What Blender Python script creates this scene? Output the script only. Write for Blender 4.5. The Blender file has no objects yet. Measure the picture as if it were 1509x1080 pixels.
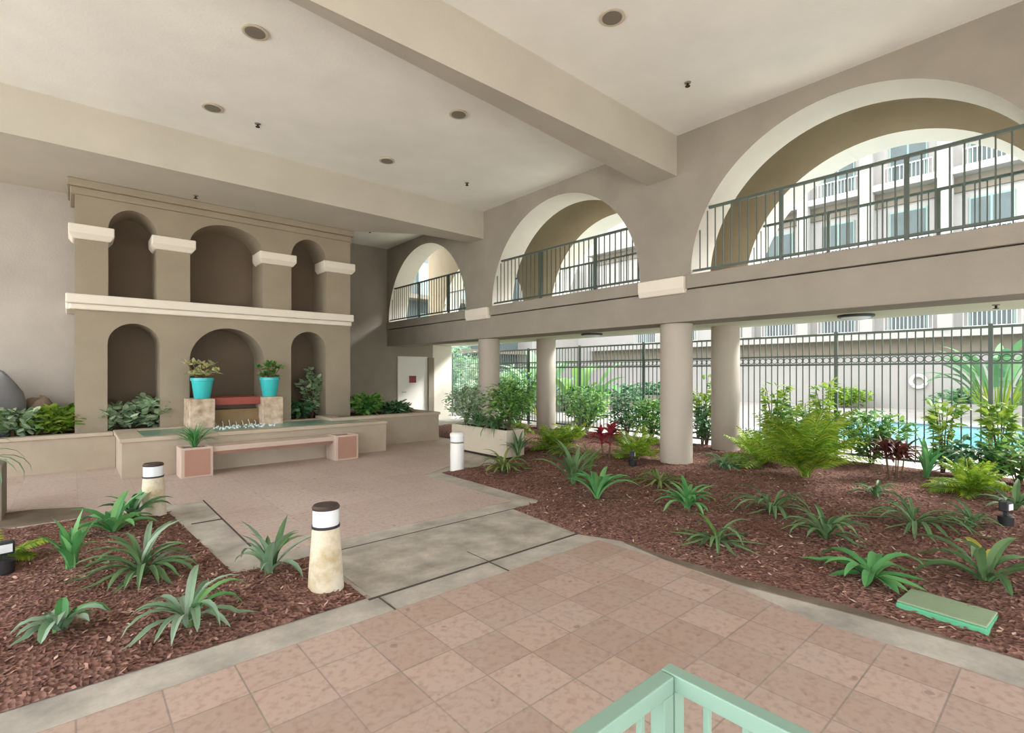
import bpy, math, random
from math import sin, cos, pi, sqrt, radians
from mathutils import Vector, Matrix
R = random.Random(7)
S = bpy.context.scene
C = S.collection

# ------------------------------------------------------------------ helpers
def lin(h):
    h = h.lstrip('#'); o = []
    for i in (0, 2, 4):
        c = int(h[i:i+2], 16)/255
        o.append(c/12.92 if c <= .04045 else ((c+.055)/1.055)**2.4)
    return (*o, 1)

class MB:
    def __init__(s): s.v = []; s.f = []
    def add(s, vs, fs):
        n = len(s.v); s.v += [tuple(p) for p in vs]; s.f += [tuple(n+i for i in f) for f in fs]
    def box(s, x0, y0, z0, x1, y1, z1):
        s.add([(x0,y0,z0),(x1,y0,z0),(x1,y1,z0),(x0,y1,z0),(x0,y0,z1),(x1,y0,z1),(x1,y1,z1),(x0,y1,z1)],
              [(0,3,2,1),(4,5,6,7),(0,1,5,4),(1,2,6,5),(2,3,7,6),(3,0,4,7)])
        return s
    def prism(s, poly, z0, z1):
        n = len(poly)
        vs = [(x,y,z0) for x,y in poly]+[(x,y,z1) for x,y in poly]
        fs = [tuple(range(n-1,-1,-1)), tuple(range(n,2*n))]+[(i,(i+1)%n,n+(i+1)%n,n+i) for i in range(n)]
        s.add(vs, fs); return s
    def tube(s, pts, rad, n=8, cap=True):
        pts = [Vector(p) for p in pts]
        rs = rad if isinstance(rad, (list, tuple)) else [rad]*len(pts)
        vs = []; fs = []
        for i, p in enumerate(pts):
            d = (pts[min(i+1,len(pts)-1)]-pts[max(i-1,0)]).normalized()
            a = d.cross(Vector((0,0,1)) if abs(d.z) < .95 else Vector((1,0,0))).normalized(); b = d.cross(a)
            for k in range(n):
                t = 2*pi*k/n; vs.append(p+(a*cos(t)+b*sin(t))*rs[i])
        for i in range(len(pts)-1):
            for k in range(n):
                fs.append((i*n+k, i*n+(k+1)%n, (i+1)*n+(k+1)%n, (i+1)*n+k))
        if cap:
            fs.append(tuple(range(n-1,-1,-1))); fs.append(tuple(range((len(pts)-1)*n, len(pts)*n)))
        s.add(vs, fs); return s
    def lathe(s, prof, n=32, c=(0,0)):
        vs = []; fs = []
        for r, z in prof:
            for k in range(n):
                t = 2*pi*k/n; vs.append((c[0]+r*cos(t), c[1]+r*sin(t), z))
        for i in range(len(prof)-1):
            for k in range(n):
                fs.append((i*n+k, i*n+(k+1)%n, (i+1)*n+(k+1)%n, (i+1)*n+k))
        fs.append(tuple(range(n-1,-1,-1))); fs.append(tuple(range((len(prof)-1)*n, len(prof)*n)))
        s.add(vs, fs); return s
    def torus(s, c, R0, r, axis='z', n=16, m=6):
        vs = []; fs = []
        for i in range(n):
            t = 2*pi*i/n
            for j in range(m):
                u = 2*pi*j/m; q = R0+r*cos(u); a, b, d = q*cos(t), q*sin(t), r*sin(u)
                vs.append((c[0]+d, c[1]+a, c[2]+b) if axis == 'x' else (c[0]+a, c[1]+b, c[2]+d))
        for i in range(n):
            for j in range(m):
                fs.append((i*m+j, ((i+1)%n)*m+j, ((i+1)%n)*m+(j+1)%m, i*m+(j+1)%m))
        s.add(vs, fs); return s
    def build(s, name, mat, parent=None, smooth=False, bevel=0, loc=None):
        me = bpy.data.meshes.new(name); me.from_pydata(s.v, [], s.f)
        if smooth: me.polygons.foreach_set('use_smooth', [True]*len(me.polygons))
        me.materials.append(mat); me.update()
        o = bpy.data.objects.new(name, me); C.objects.link(o)
        if smooth: 
            try: me.set_sharp_from_angle(angle=radians(40))
            except Exception: pass
        if loc: o.location = loc
        if parent is not None:
            o.parent = parent
        if bevel:
            b = o.modifiers.new('bevel', 'BEVEL'); b.width = bevel; b.segments = 2; b.limit_method = 'ANGLE'
        return o

def tag(o, label=None, cat=None, group=None, kind=None):
    if label: o['label'] = label
    if cat: o['category'] = cat
    if group: o['group'] = group
    if kind: o['kind'] = kind
    return o
def thing(name, label, cat, loc=(0,0,0), group=None, rz=0):
    o = bpy.data.objects.new(name, None); C.objects.link(o); o.location = loc; o.rotation_euler[2] = rz
    o.empty_display_size = .1
    return tag(o, label, cat, group)
def struct(o, label, cat): return tag(o, label, cat, None, 'structure')

# ------------------------------------------------------------------ materials
def newmat(name):
    m = bpy.data.materials.new(name); m.use_nodes = True
    nt = m.node_tree; b = nt.nodes['Principled BSDF']
    return m, nt, b
def N(nt, t, **k):
    n = nt.nodes.new(t)
    for a, v in k.items():
        if a in n.inputs: n.inputs[a].default_value = v
        else: setattr(n, a, v)
    return n
def coords(nt, scale=1.0, loc=(0,0,0)):
    tc = N(nt, 'ShaderNodeTexCoord'); mp = N(nt, 'ShaderNodeMapping')
    mp.inputs['Scale'].default_value = (scale,)*3 if not isinstance(scale, tuple) else scale
    mp.inputs['Location'].default_value = loc
    nt.links.new(tc.outputs['Object'], mp.inputs['Vector']); return mp.outputs['Vector']
def noise(nt, vec, scale, detail=3, rough=.55):
    n = N(nt, 'ShaderNodeTexNoise'); n.inputs['Scale'].default_value = scale
    n.inputs['Detail'].default_value = detail; n.inputs['Roughness'].default_value = rough
    nt.links.new(vec, n.inputs['Vector']); return n.outputs['Fac']
def ramp(nt, fac, stops):
    r = N(nt, 'ShaderNodeValToRGB'); e = r.color_ramp.elements
    while len(e) > 1: e.remove(e[-1])
    e[0].position, e[0].color = stops[0]
    for p, c in stops[1:]:
        q = e.new(p); q.color = c
    nt.links.new(fac, r.inputs['Fac']); return r.outputs['Color']
def mix(nt, fac, a, b, mode='MIX'):
    n = N(nt, 'ShaderNodeMix', data_type='RGBA', blend_type=mode)
    if isinstance(fac, (int, float)): n.inputs['Factor'].default_value = fac
    else: nt.links.new(fac, n.inputs['Factor'])
    for s, v in (('A', a), ('B', b)):
        i = [x for x in n.inputs if x.name == s and x.type == 'RGBA'][0]
        if isinstance(v, tuple): i.default_value = v
        else: nt.links.new(v, i)
    return [x for x in n.outputs if x.type == 'RGBA'][0]
def bump(nt, b, h, strength=.2, dist=.01):
    n = N(nt, 'ShaderNodeBump'); n.inputs['Strength'].default_value = strength; n.inputs['Distance'].default_value = dist
    nt.links.new(h, n.inputs['Height']); nt.links.new(n.outputs['Normal'], b.inputs['Normal'])
def stucco(name, col, var=.10, rough=.9, bs=.25, scale=45):
    m, nt, b = newmat(name); v = coords(nt)
    c = lin(col); d = tuple(x*(1-var) for x in c[:3])+(1,); e = tuple(min(1, x*(1+var*.6)) for x in c[:3])+(1,)
    f = noise(nt, v, 1.3, 5)
    nt.links.new(ramp(nt, f, [(.3, d), (.7, e)]), b.inputs['Base Color'])
    b.inputs['Roughness'].default_value = rough; b.inputs['Specular IOR Level'].default_value = .2
    bump(nt, b, noise(nt, v, scale, 4), bs, .01); return m
def plain(name, col, rough=.5, metal=0, spec=.5):
    m, nt, b = newmat(name); b.inputs['Base Color'].default_value = lin(col)
    b.inputs['Roughness'].default_value = rough; b.inputs['Metallic'].default_value = metal
    b.inputs['Specular IOR Level'].default_value = spec; return m
def leafmat(name, cols, trans=.25, rough=.45):
    m, nt, b = newmat(name)
    g = N(nt, 'ShaderNodeNewGeometry')
    st = [(i/max(1, len(cols)-1), lin(c)) for i, c in enumerate(cols)]
    col = ramp(nt, g.outputs['Random Per Island'], st)
    v = coords(nt); col = mix(nt, noise(nt, v, 9, 2), col, mix(nt, .3, col, lin('#2f4a22')), 'MIX')
    nt.links.new(col, b.inputs['Base Color']); b.inputs['Roughness'].default_value = rough
    t = N(nt, 'ShaderNodeBsdfTranslucent'); nt.links.new(col, t.inputs['Color'])
    ms = N(nt, 'ShaderNodeMixShader'); ms.inputs[0].default_value = trans
    out = nt.nodes['Material Output']
    nt.links.new(b.outputs[0], ms.inputs[1]); nt.links.new(t.outputs[0], ms.inputs[2]); nt.links.new(ms.outputs[0], out.inputs['Surface'])
    return m
def tiles(name, c1, c2, c3, size, off, mort='#8b7f75', mw=.005):
    m, nt, b = newmat(name)
    v = coords(nt, 1.0, (off[0], off[1], 0))
    br = N(nt, 'ShaderNodeTexBrick', offset=0.0, squash=1.0)
    br.inputs['Scale'].default_value = 1.0; br.inputs['Brick Width'].default_value = size; br.inputs['Row Height'].default_value = size
    br.inputs['Mortar Size'].default_value = mw; br.inputs['Mortar Smooth'].default_value = .3; br.inputs['Bias'].default_value = 0
    br.inputs['Color1'].default_value = lin(c1); br.inputs['Color2'].default_value = lin(c2); br.inputs['Mortar'].default_value = lin(mort)
    nt.links.new(v, br.inputs['Vector'])
    w = coords(nt)
    col = mix(nt, ramp(nt, noise(nt, w, 2.2, 6, .65), [(.35, (0,0,0,1)), (.75, (.6,.6,.6,1))]), br.outputs['Color'], lin(c3))
    n2 = noise(nt, w, 22, 4, .6)
    col = mix(nt, ramp(nt, n2, [(.48, (0,0,0,1)), (.75, (.5,.5,.5,1))]), col, lin('#86695a'))
    vo = N(nt, 'ShaderNodeTexNoise'); vo.inputs['Scale'].default_value = 14; vo.inputs['Detail'].default_value = 0
    nt.links.new(w, vo.inputs['Vector'])
    col = mix(nt, ramp(nt, vo.outputs['Fac'], [(.79, (0,0,0,1)), (.83, (.5,.5,.5,1))]), col, lin('#7b6256'))
    nt.links.new(col, b.inputs['Base Color']); b.inputs['Roughness'].default_value = .55; b.inputs['Specular IOR Level'].default_value = .35
    bump(nt, b, n2, .12, .004); return m
def concrete(name, a, bcol, c, rough=.75, sc=2.5):
    m, nt, b = newmat(name); v = coords(nt)
    col = ramp(nt, noise(nt, v, sc, 6, .62), [(.3, lin(a)), (.52, lin(bcol)), (.72, lin(c))])
    col = mix(nt, ramp(nt, noise(nt, v, 35, 3), [(.5, (0,0,0,1)), (.8, (.35,.35,.35,1))]), col, lin(a))
    nt.links.new(col, b.inputs['Base Color']); b.inputs['Roughness'].default_value = rough; b.inputs['Specular IOR Level'].default_value = .3
    bump(nt, b, noise(nt, v, 60, 4), .15, .004); return m

M = {}
M['wall'] = stucco('taupe_stucco', '#9b9489')
M['wallback'] = stucco('pale_taupe_stucco', '#b3aca4')
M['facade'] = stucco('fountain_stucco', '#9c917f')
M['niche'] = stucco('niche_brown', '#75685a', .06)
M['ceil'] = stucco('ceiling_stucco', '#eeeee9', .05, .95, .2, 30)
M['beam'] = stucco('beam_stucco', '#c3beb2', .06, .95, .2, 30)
M['outer'] = stucco('ochre_taupe_stucco', '#9d917a')
M['soffit'] = stucco('soffit_stucco', '#d8d4c2', .05)
M['cream'] = stucco('cream_trim', '#e6dfd2', .05, .8, .08)
M['reveal'] = stucco('reveal_stucco', '#c9c0ae', .06)
M['archlit'] = stucco('arch_lit_stucco', '#d3d0c8', .04, .85, .1)  # wall stucco made paler: pool-side daylight put into the colour
M['column'] = stucco('column_stucco', '#b5aca0', .05, .85, .15)
M['lowwall'] = stucco('planter_wall_stucco', '#b3a795', .12)
M['cap'] = stucco('planter_cap', '#bdb09d', .10, .8, .1)
M['tile'] = tiles('salmon_tile', '#bca498', '#a68d80', '#b3a59b', .3375, (-.69+.3375*8, -3.16+.3375*20))
M['tile2'] = tiles('court_tile', '#c4b2a8', '#b9a59b', '#c2b8b2', .61, (-1.28+.61*8, -4.85+.61*8), '#a8968a', .004)
M['conc'] = concrete('grey_concrete', '#94908a', '#b3ada4', '#cbc6bd')
M['slab'] = concrete('stained_slab', '#8c8880', '#aca69b', '#c6c0b4', .75, 3.2)
M['deck'] = concrete('pool_deck', '#96908a', '#a39d95', '#aea89f')
M['joint'] = plain('dark_joint', '#4a443d', .9)
M['green'] = plain('dark_green_metal', '#4b574f', .4, 0, .5)
M['mint'] = plain('mint_metal', '#8aab9c', .45)
M['black'] = plain('black_plastic', '#26272a', .45)
M['baffle'] = plain('grey_baffle', '#7a7468', .6)
M['dark'] = plain('dark_void', '#2e2924', .9)
M['white'] = plain('white_paint', '#e8e8e4', .45)
M['coping'] = plain('pool_coping', '#b9bab8', .6)
M['lens'] = plain('frosted_lens', '#e4e8ec', .25)
M['bronze'] = plain('bronze_cap', '#43362f', .45)
M['turq'] = plain('turquoise_glaze', '#3fc0c4', .18)
M['soil'] = stucco('potting_soil', '#3b2a22', .3, 1, .8, 30)
M['boulder'] = stucco('grey_rock', '#77777a', .25, .9, .6, 6)
M['brownrock'] = stucco('brown_rock', '#80705f', .25, .9, .6, 6)
M['tanstone'] = stucco('golden_stone', '#9a8260', .3, .8, .5, 14)
M['redslab'] = stucco('red_tile_slab', '#9b5148', .2, .5, .1)
M['terra'] = stucco('terracotta_panel', '#ab8574', .14, .6, .1)
M['mortar'] = stucco('pink_mortar', '#c6b3a4', .1)
M['stone'] = None
M['trunk'] = stucco('stem_bark', '#6e5a45', .2, .9, .3)
M['doorw'] = plain('door_paint', '#ebe9e2', .5)
M['signred'] = plain('sign_red', '#8d3f33', .5)
M['greypost'] = stucco('grey_post', '#8b8375', .05)
M['metal'] = plain('chrome', '#b9b9b6', .25, 1)
M['bldg'] = stucco('building_white', '#a5a29d', .03)
M['bldgband'] = stucco('building_greige', '#7f776a', .04)
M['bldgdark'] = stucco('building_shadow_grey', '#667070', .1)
M['teal'] = plain('teal_frame', '#84a09a', .5)
M['rail_w'] = plain('white_rail', '#d9d9d6', .5)
M['boxgreen'] = stucco('valve_box_green', '#5fae86', .12, .6, .1)
M['boxlid'] = stucco('valve_lid', '#8fa385', .15, .7, .3)
M['ochre'] = concrete('aged_bollard', '#b09b74', '#d3c9b2', '#ddd6c8', .8, 5)

def stone():
    m, nt, b = newmat('tan_stone'); v = coords(nt, 5.0)
    vo = N(nt, 'ShaderNodeTexVoronoi'); vo.inputs['Scale'].default_value = 1.0; nt.links.new(v, vo.inputs['Vector'])
    c = ramp(nt, noise(nt, v, 1.5, 5), [(.3, lin('#9c866e')), (.5, lin('#c2ad96')), (.7, lin('#dccbb9'))])
    
    nt.links.new(c, b.inputs['Base Color']); b.inputs['Roughness'].default_value = .8
    bump(nt, b, noise(nt, v, 3, 5), .6, .02); return m
M['stone'] = stone()
def chipmat():
    m, nt, b = newmat('bark_mulch')
    g = N(nt, 'ShaderNodeNewGeometry')
    c = ramp(nt, g.outputs['Random Per Island'], [(0, lin('#58403a')), (.35, lin('#7d5c52')), (.7, lin('#946f64')), (.9, lin('#ab887a')), (1, lin('#d0b7a6'))])
    nt.links.new(c, b.inputs['Base Color']); b.inputs['Roughness'].default_value = .9; b.inputs['Specular IOR Level'].default_value = .15
    return m
M['chip'] = chipmat()
def mulchmat():
    m, nt, b = newmat('mulch_ground'); v = coords(nt)
    vo = N(nt, 'ShaderNodeTexVoronoi'); vo.inputs['Scale'].default_value = 38
    nt.links.new(v, vo.inputs['Vector'])
    sp = N(nt, 'ShaderNodeSeparateColor'); nt.links.new(vo.outputs['Color'], sp.inputs[0])
    c = ramp(nt, sp.outputs[0], [(0, lin('#57403a')), (.5, lin('#7e5e54')), (1, lin('#9a786d'))])
    c = mix(nt, ramp(nt, noise(nt, v, 1.6, 4), [(.4, (0,0,0,1)), (.7, (.5,.5,.5,1))]), c, lin('#6a483d'))
    nt.links.new(c, b.inputs['Base Color']); b.inputs['Roughness'].default_value = 1; b.inputs['Specular IOR Level'].default_value = .1
    bump(nt, b, vo.outputs['Distance'], .8, .03); return m
M['mulch'] = mulchmat()
def watermat(name, col, rough=.05, alpha=.8):
    m, nt, b = newmat(name); b.inputs['Base Color'].default_value = lin(col); b.inputs['Roughness'].default_value = rough
    v = coords(nt); bump(nt, b, noise(nt, v, 6, 3), .25, .03); return m
M['pool'] = watermat('pool_water', '#62b4c8', .12)
M['basinw'] = watermat('basin_water', '#7d9c8c', .3)
M['splash'] = plain('water_spray', '#d8e4e6', .1)
M['strap'] = leafmat('strap_leaf', ['#47683f', '#5d8353', '#7d9f6c', '#6d9266'])
M['strapb'] = leafmat('bright_strap_leaf', ['#4a8f50', '#63ab66', '#8cc47c'])
M['strapgrey'] = leafmat('greyish_strap_leaf', ['#7f9f84', '#9db89f', '#6a9269', '#b4c8b3'])
M['straptan'] = leafmat('variegated_strap_leaf', ['#6d8a45', '#8fa35c', '#55793a', '#a89f68'])
M['yellowleaf'] = leafmat('yellowing_leaf', ['#c8b83f', '#b9b548'])
M['fern'] = leafmat('lime_fern_leaf', ['#6f9a2c', '#93b437', '#bccc46', '#5a8c30', '#7fa833', '#c6d250'], .35)
M['bush'] = leafmat('shrub_leaf', ['#3c7438', '#5b9648', '#82b25a', '#a6cb66'], .3)
M['bushd'] = leafmat('dark_shrub_leaf', ['#33603a', '#4c7f50', '#6b9f6c', '#95b994'], .25)
M['bushy'] = leafmat('yellow_green_leaf', ['#6f9e38', '#94b944', '#b7cc55', '#4f8a3c'], .35)
M['pale'] = leafmat('pale_succulent_leaf', ['#a8b06a', '#d8d79c', '#efe9c0', '#7f9a58'], .2)
M['mintleaf'] = leafmat('pale_green_leaf', ['#8db08a', '#b4d0a8', '#d2e3c4', '#6c946d'], .25)
M['red'] = leafmat('crimson_leaf', ['#8a2236', '#b02a44', '#c83c56', '#6d1c2c'], .25)
M['maroon'] = leafmat('maroon_leaf', ['#4d2024', '#6a2c2e', '#7d3d38', '#3a2420'], .2)
M['fargreen'] = leafmat('hazy_green_leaf', ['#5a8f62', '#7fae7a', '#9cc48f', '#4a7a58'], .35)

# ------------------------------------------------------------------ the building shell
W0, W1 = 7.7, 8.35          # arcade wall faces
G0, G1 = 9.75, 10.4         # outer gallery wall
CZ = 5.65
BAY = [2.19, 7.41, 12.71]   # arch centres along the arcade
AR, SP = 2.115, 3.27        # arch radius, springing height

def arch_wall(mb, p0, p1, front, back, zb, zt, ops, axis='y', seg=40, rev=None):
    """wall along an axis, pierced by arches (c, half width, z base, z spring, rise)"""
    def P(p, d, z): return (d, p, z) if axis == 'y' else (p, d, z)
    ops = sorted(ops); spans = []; cur = p0
    for (c, h, zo, zs, rise) in ops:
        a, b = max(c-h, p0), min(c+h, p1)
        if a > cur: spans.append((cur, a, None))
        spans.append((a, b, (c, h, zo, zs, rise))); cur = b
    if cur < p1: spans.append((cur, p1, None))
    for a, b, o in spans:
        if o is None:
            q = [P(a,front,zb),P(b,front,zb),P(b,front,zt),P(a,front,zt),P(a,back,zb),P(b,back,zb),P(b,back,zt),P(a,back,zt)]
            mb.add(q, [(0,1,2,3),(4,7,6,5),(3,2,6,7),(0,4,5,1)]+([(0,3,7,4)] if a == p0 else [])+([(1,5,6,2)] if b == p1 else []))
            continue
        c, h, zo, zs, rise = o
        pts = []
        for i in range(seg+1):
            t = pi*(1-i/seg); p = c+h*cos(t)
            if p < p0-1e-6 or p > p1+1e-6: continue
            pts.append((p, zs+rise*sin(t)))
        for (pa, za), (pb, zb_) in zip(pts, pts[1:]):
            mb.add([P(pa,front,za),P(pb,front,zb_),P(pb,front,zt),P(pa,front,zt),P(pa,back,za),P(pb,back,zb_),P(pb,back,zt),P(pa,back,zt)],
                   [(0,1,2,3),(4,7,6,5),(3,2,6,7)]+([] if rev else [(0,4,5,1)]))
            if rev: rev.add([P(pa,front,za),P(pb,front,zb_),P(pb,back,zb_),P(pa,back,za)], [(0,3,2,1)])
        for e, zz in ((pts[0][0], pts[0][1]), (pts[-1][0], pts[-1][1])):     # jambs
            if zz > zo+1e-4: mb.add([P(e,front,zo),P(e,back,zo),P(e,back,zz),P(e,front,zz)], [(0,1,2,3)])
        if zo > zb+1e-4:
            mb.add([P(a,front,zb),P(b,front,zb),P(b,front,zo),P(a,front,zo),P(a,back,zb),P(b,back,zb),P(b,back,zo),P(a,back,zo)],
                   [(0,1,2,3),(4,7,6,5),(3,2,6,7)])
    return mb

YE = 14.95
arc = MB(); rv = MB(); arch_wall(arc, -2.9, YE, W0, W1, SP, CZ, [(c, AR, SP, SP, AR) for c in BAY], seg=56, rev=rv)
wr = arc.build('wall_right', M['wall']); q = rv.build('arch_reveal', M['archlit'], wr, True); q['label'] = 'inner faces of the arches coloured pale as if daylit'
struct(wr, 'taupe stucco upper wall pierced by three big arches above the balcony beam', 'wall')
bm_ = MB(); bm_.box(W0, -2.9, 2.5, W1, YE, 3.03)
struct(bm_.build('trim_1', M['wall'], bevel=.012), 'long taupe balcony beam running under the three arches on round columns', 'beam')
bm_ = MB(); bm_.box(W0-.035, -2.9, 3.045, W1, YE, SP)
struct(bm_.build('trim_2', M['wall'], bevel=.012), 'projecting sill course along the foot of the arches', 'trim')
gal = MB(); rv = MB(); arch_wall(gal, -2.9, 15.75, G0, G1, SP+.05, 7.0, [(c, AR, SP+.05, SP+.05, AR) for c in BAY], seg=56, rev=rv)
wr = gal.build('wall_outer', M['outer']); q = rv.build('arch_reveal', M['archlit'], wr, True); q['label'] = 'inner faces of the arches coloured pale as if daylit'
struct(wr, 'second arched wall on the pool side of the upper gallery', 'wall')
s_ = MB().box(W1-.02, -2.9, 2.6, G1+.25, 15.75, 3.32)
struct(s_.build('floor_gallery', M['soffit']), 'gallery floor slab whose pale underside shows behind the balcony beam', 'slab')
s_ = MB().box(-6, -2.9, CZ, W1, 15.75, CZ+.4).box(W1-.2, -2.9, CZ+.4, W1, 15.75, 7.0).box(W1-.2, -2.9, 7.0, G1+.1, 15.75, 7.3)
struct(s_.build('ceiling', M['ceil']), 'pale textured stucco ceiling over the court', 'ceiling')

# ceiling beams (haunched undersides)
def beam(name, right, left, label):
    m = MB(); vs = []; n = len(left)
    for (x, y, z) in right: vs.append((x, y, z))
    for (x, y, z) in left: vs.append((x, y, z))
    for (x, y, z) in right: vs.append((x, y, CZ+.02))
    for (x, y, z) in left: vs.append((x, y, CZ+.02))
    fs = []
    for i in range(n-1):
        fs += [(i, i+1, n+i+1, n+i), (2*n+i, 2*n+i+1, i+1, i), (n+i, n+i+1, 3*n+i+1, 3*n+i)]
    fs += [(0, n, 3*n, 2*n), (n-1, 3*n-1, 4*n-1, 2*n-1)]
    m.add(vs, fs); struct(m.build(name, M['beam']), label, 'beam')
xs = [-6, 1.6, 2.9, 4.35, 5.85, 7.7]
beam('trim_3', [(x, 4.56, 4.97) for x in xs], [(x, 5.15, z) for x, z in zip(xs, [5.3, 5.3, 5.23, 5.16, 5.07, 4.97])],
     'haunched ceiling beam crossing overhead to the pier beside the nearest big arch')
xs = [-6, 4.0, 4.95, 6.3, 7.0, 7.7]
beam('trim_4', [(x, 9.86, 4.97) for x in xs], [(-6, 12.5, 4.97), (4.0, 12.5, 4.97), (4.95, 11.35, 4.97), (6.3, 10.53, 4.97), (7.0, 10.45, 4.97), (7.7, 10.42, 4.97)],
     'broad dropped ceiling band above the fountain wall ending at the middle pier')

b_ = MB(); b_.box(-8, 12.46, 0, 4.95, 12.8, CZ)
struct(b_.build('wall_back', M['wallback']), 'plain taupe wall behind the fountain with a grey boulder at its foot', 'wall')
b_ = MB(); b_.box(4.7, 12.46, 0, 4.95, YE+.3, CZ)
struct(b_.build('wall_return', M['wall']), 'wall running back from the fountain to the door wall', 'wall')
b_ = MB(); b_.box(4.7, YE, 0, W1, YE+.3, CZ).box(W1, YE, 0, 10.2, YE+.3, 2.62)
struct(b_.build('wall_door', M['wall']), 'taupe end wall with the white door under the gallery', 'wall')
b_ = MB().box(9.42, YE-.03, 0, 10.2, YE+.02, 2.6)
struct(b_.build('trim_5', M['cream']), 'wall strip coloured pale as if lit between the white door and the garden fence', 'wall')  # same end wall; the daylight on it is put into this pale colour
b_ = MB().box(9.2, YE-.12, 0, 9.42, YE+.02, 2.16)
struct(b_.build('trim_6', M['greypost'], bevel=.01), 'grey pilaster at the right side of the white door', 'pilaster')

b_ = MB().box(-6, -3.4, 2.6, W1, -2.9, CZ)
struct(b_.build('wall_light_block', M['wall']), 'unseen taupe upper wall added to block light from behind the walk', 'wall')  # added out of view to cut light from behind, open below for the floor
# door
d = MB().box(8.14, YE-.02, .02, 9.13, YE+.03, 2.12).build('door_1', M['doorw'], bevel=.004)
struct(d, 'white flush door with a small red sign in the end wall', 'door')
f = MB().box(8.07, YE-.04, 0, 8.14, YE+.02, 2.19).box(9.13, YE-.04, 0, 9.2, YE+.02, 2.19).box(8.14, YE-.04, 2.12, 9.13, YE+.02, 2.19)
f.build('door_frame', M['doorw'], d)
q = MB().box(8.5, YE-.035, 1.31, 8.76, YE-.02, 1.54).build('door_sign', M['signred'], d); q['label'] = 'small dark red sign plate'
MB().tube([(8.22, YE-.02, 1.0), (8.22, YE-.08, 1.0), (8.36, YE-.08, 1.0)], .012).build('handle', M['metal'], d)

# corbel blocks on the piers
for y0, y1, lab in ((4.38, 5.27, 'cream corbel block on the balcony beam above the nearest round column'),
                    (9.6, 10.51, 'cream corbel block on the balcony beam between the middle and far arches')):
    m = MB(); z0, z1 = 2.97, 3.25; p = W0-.11
    m.add([(p,y0,3.06),(p,y1,3.06),(p,y1,z1),(p,y0,z1),(W0+.02,y0-.0,z0),(W0+.02,y1,z0),(W0+.02,y1,z1),(W0+.02,y0,z1),(p+.04,y0,z0),(p+.04,y1,z0)],
          [(0,1,2,3),(3,2,6,7),(8,9,1,0),(4,5,9,8),(0,3,7,4,8),(1,9,5,6,2)])
    tag(m.build('corbel_block', M['cream'], bevel=.015), lab, 'corbel', 'cream corbel blocks')

# round columns
def col(x, y, zt, lab):
    m = MB().lathe([(.275, -.05), (.275, zt)], 40)
    tag(m.build('round_column', M['column'], smooth=True, loc=(x, y, 0)), lab, 'column', 'round columns under the gallery')
col(8.05, 4.78, 2.52, 'nearest round cream column standing in the red mulch')
col(8.05, 10.08, 2.52, 'round column rising behind the white planter box')
col(10.18, 4.92, 2.62, 'round column by the fence just behind the nearest one')
col(10.18, 10.15, 2.62, 'round column by the fence right of the white planter box')
col(8.05, -.44, 2.52, 'round column at the near end of the arcade')
col(10.18, -.44, 2.62, 'round column by the fence at the near end of the arcade')

# ------------------------------------------------------------------ railings of the gallery
def arch_rail(x, c, posts, zb, zt, sp, lab, thick=.016, top_follow=True):
    t = thing('balcony_railing', lab, 'railing', (x, c, zb), 'green balcony railings in the arches')
    h = lambda y: sp+sqrt(max(0, AR*AR-(y-c)**2))-.01
    half = sqrt(AR*AR-(zt-sp)**2)-.01; hb = sqrt(max(.01, AR*AR-(zb+.06-sp)**2))-.01
    MB().box(-.022, -half, zt-zb-.02, .022, half, zt-zb+.02).build('top_rail', M['green'], t)
    MB().box(-.016, -hb, .05, .016, hb, .085).build('bottom_rail', M['green'], t)
    y = -hb+.06
    while y < hb-.02:
        top = min(zt, h(c+y))-zb
        if top > .14 and all(abs(c+y-p) > .05 for p in posts):
            MB().box(-thick/2, y-thick/2, .06, thick/2, y+thick/2, top).build('picket', M['green'], t)
        y += .13
    for p in posts: MB().box(-.024, p-c-.024, 0, .024, p-c+.024, zt-zb).build('post', M['green'], t)
arch_rail(7.76, BAY[0], [2.92, 1.46], SP+.0, 4.32, SP, 'dark green railing across the largest nearest arch')
arch_rail(7.76, BAY[1], [6.37, 7.9], SP+.0, 4.32, SP, 'dark green railing across the middle arch')
arch_rail(7.76, BAY[2], [13.03, 11.5], SP+.0, 4.32, SP, 'dark green railing across the small far arch by the corner')
arch_rail(9.80, BAY[0], [2.92, 1.46], SP+.05, 4.40, SP+.05, 'second green railing seen through the nearest arch on the pool side')
arch_rail(9.80, BAY[1], [6.7, 8.15], SP+.05, 4.40, SP+.05, 'second green railing seen through the middle arch on the pool side')
arch_rail(9.80, BAY[2], [13.4, 12.0], SP+.05, 4.40, SP+.05, 'second green railing seen through the far arch on the pool side')

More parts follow.
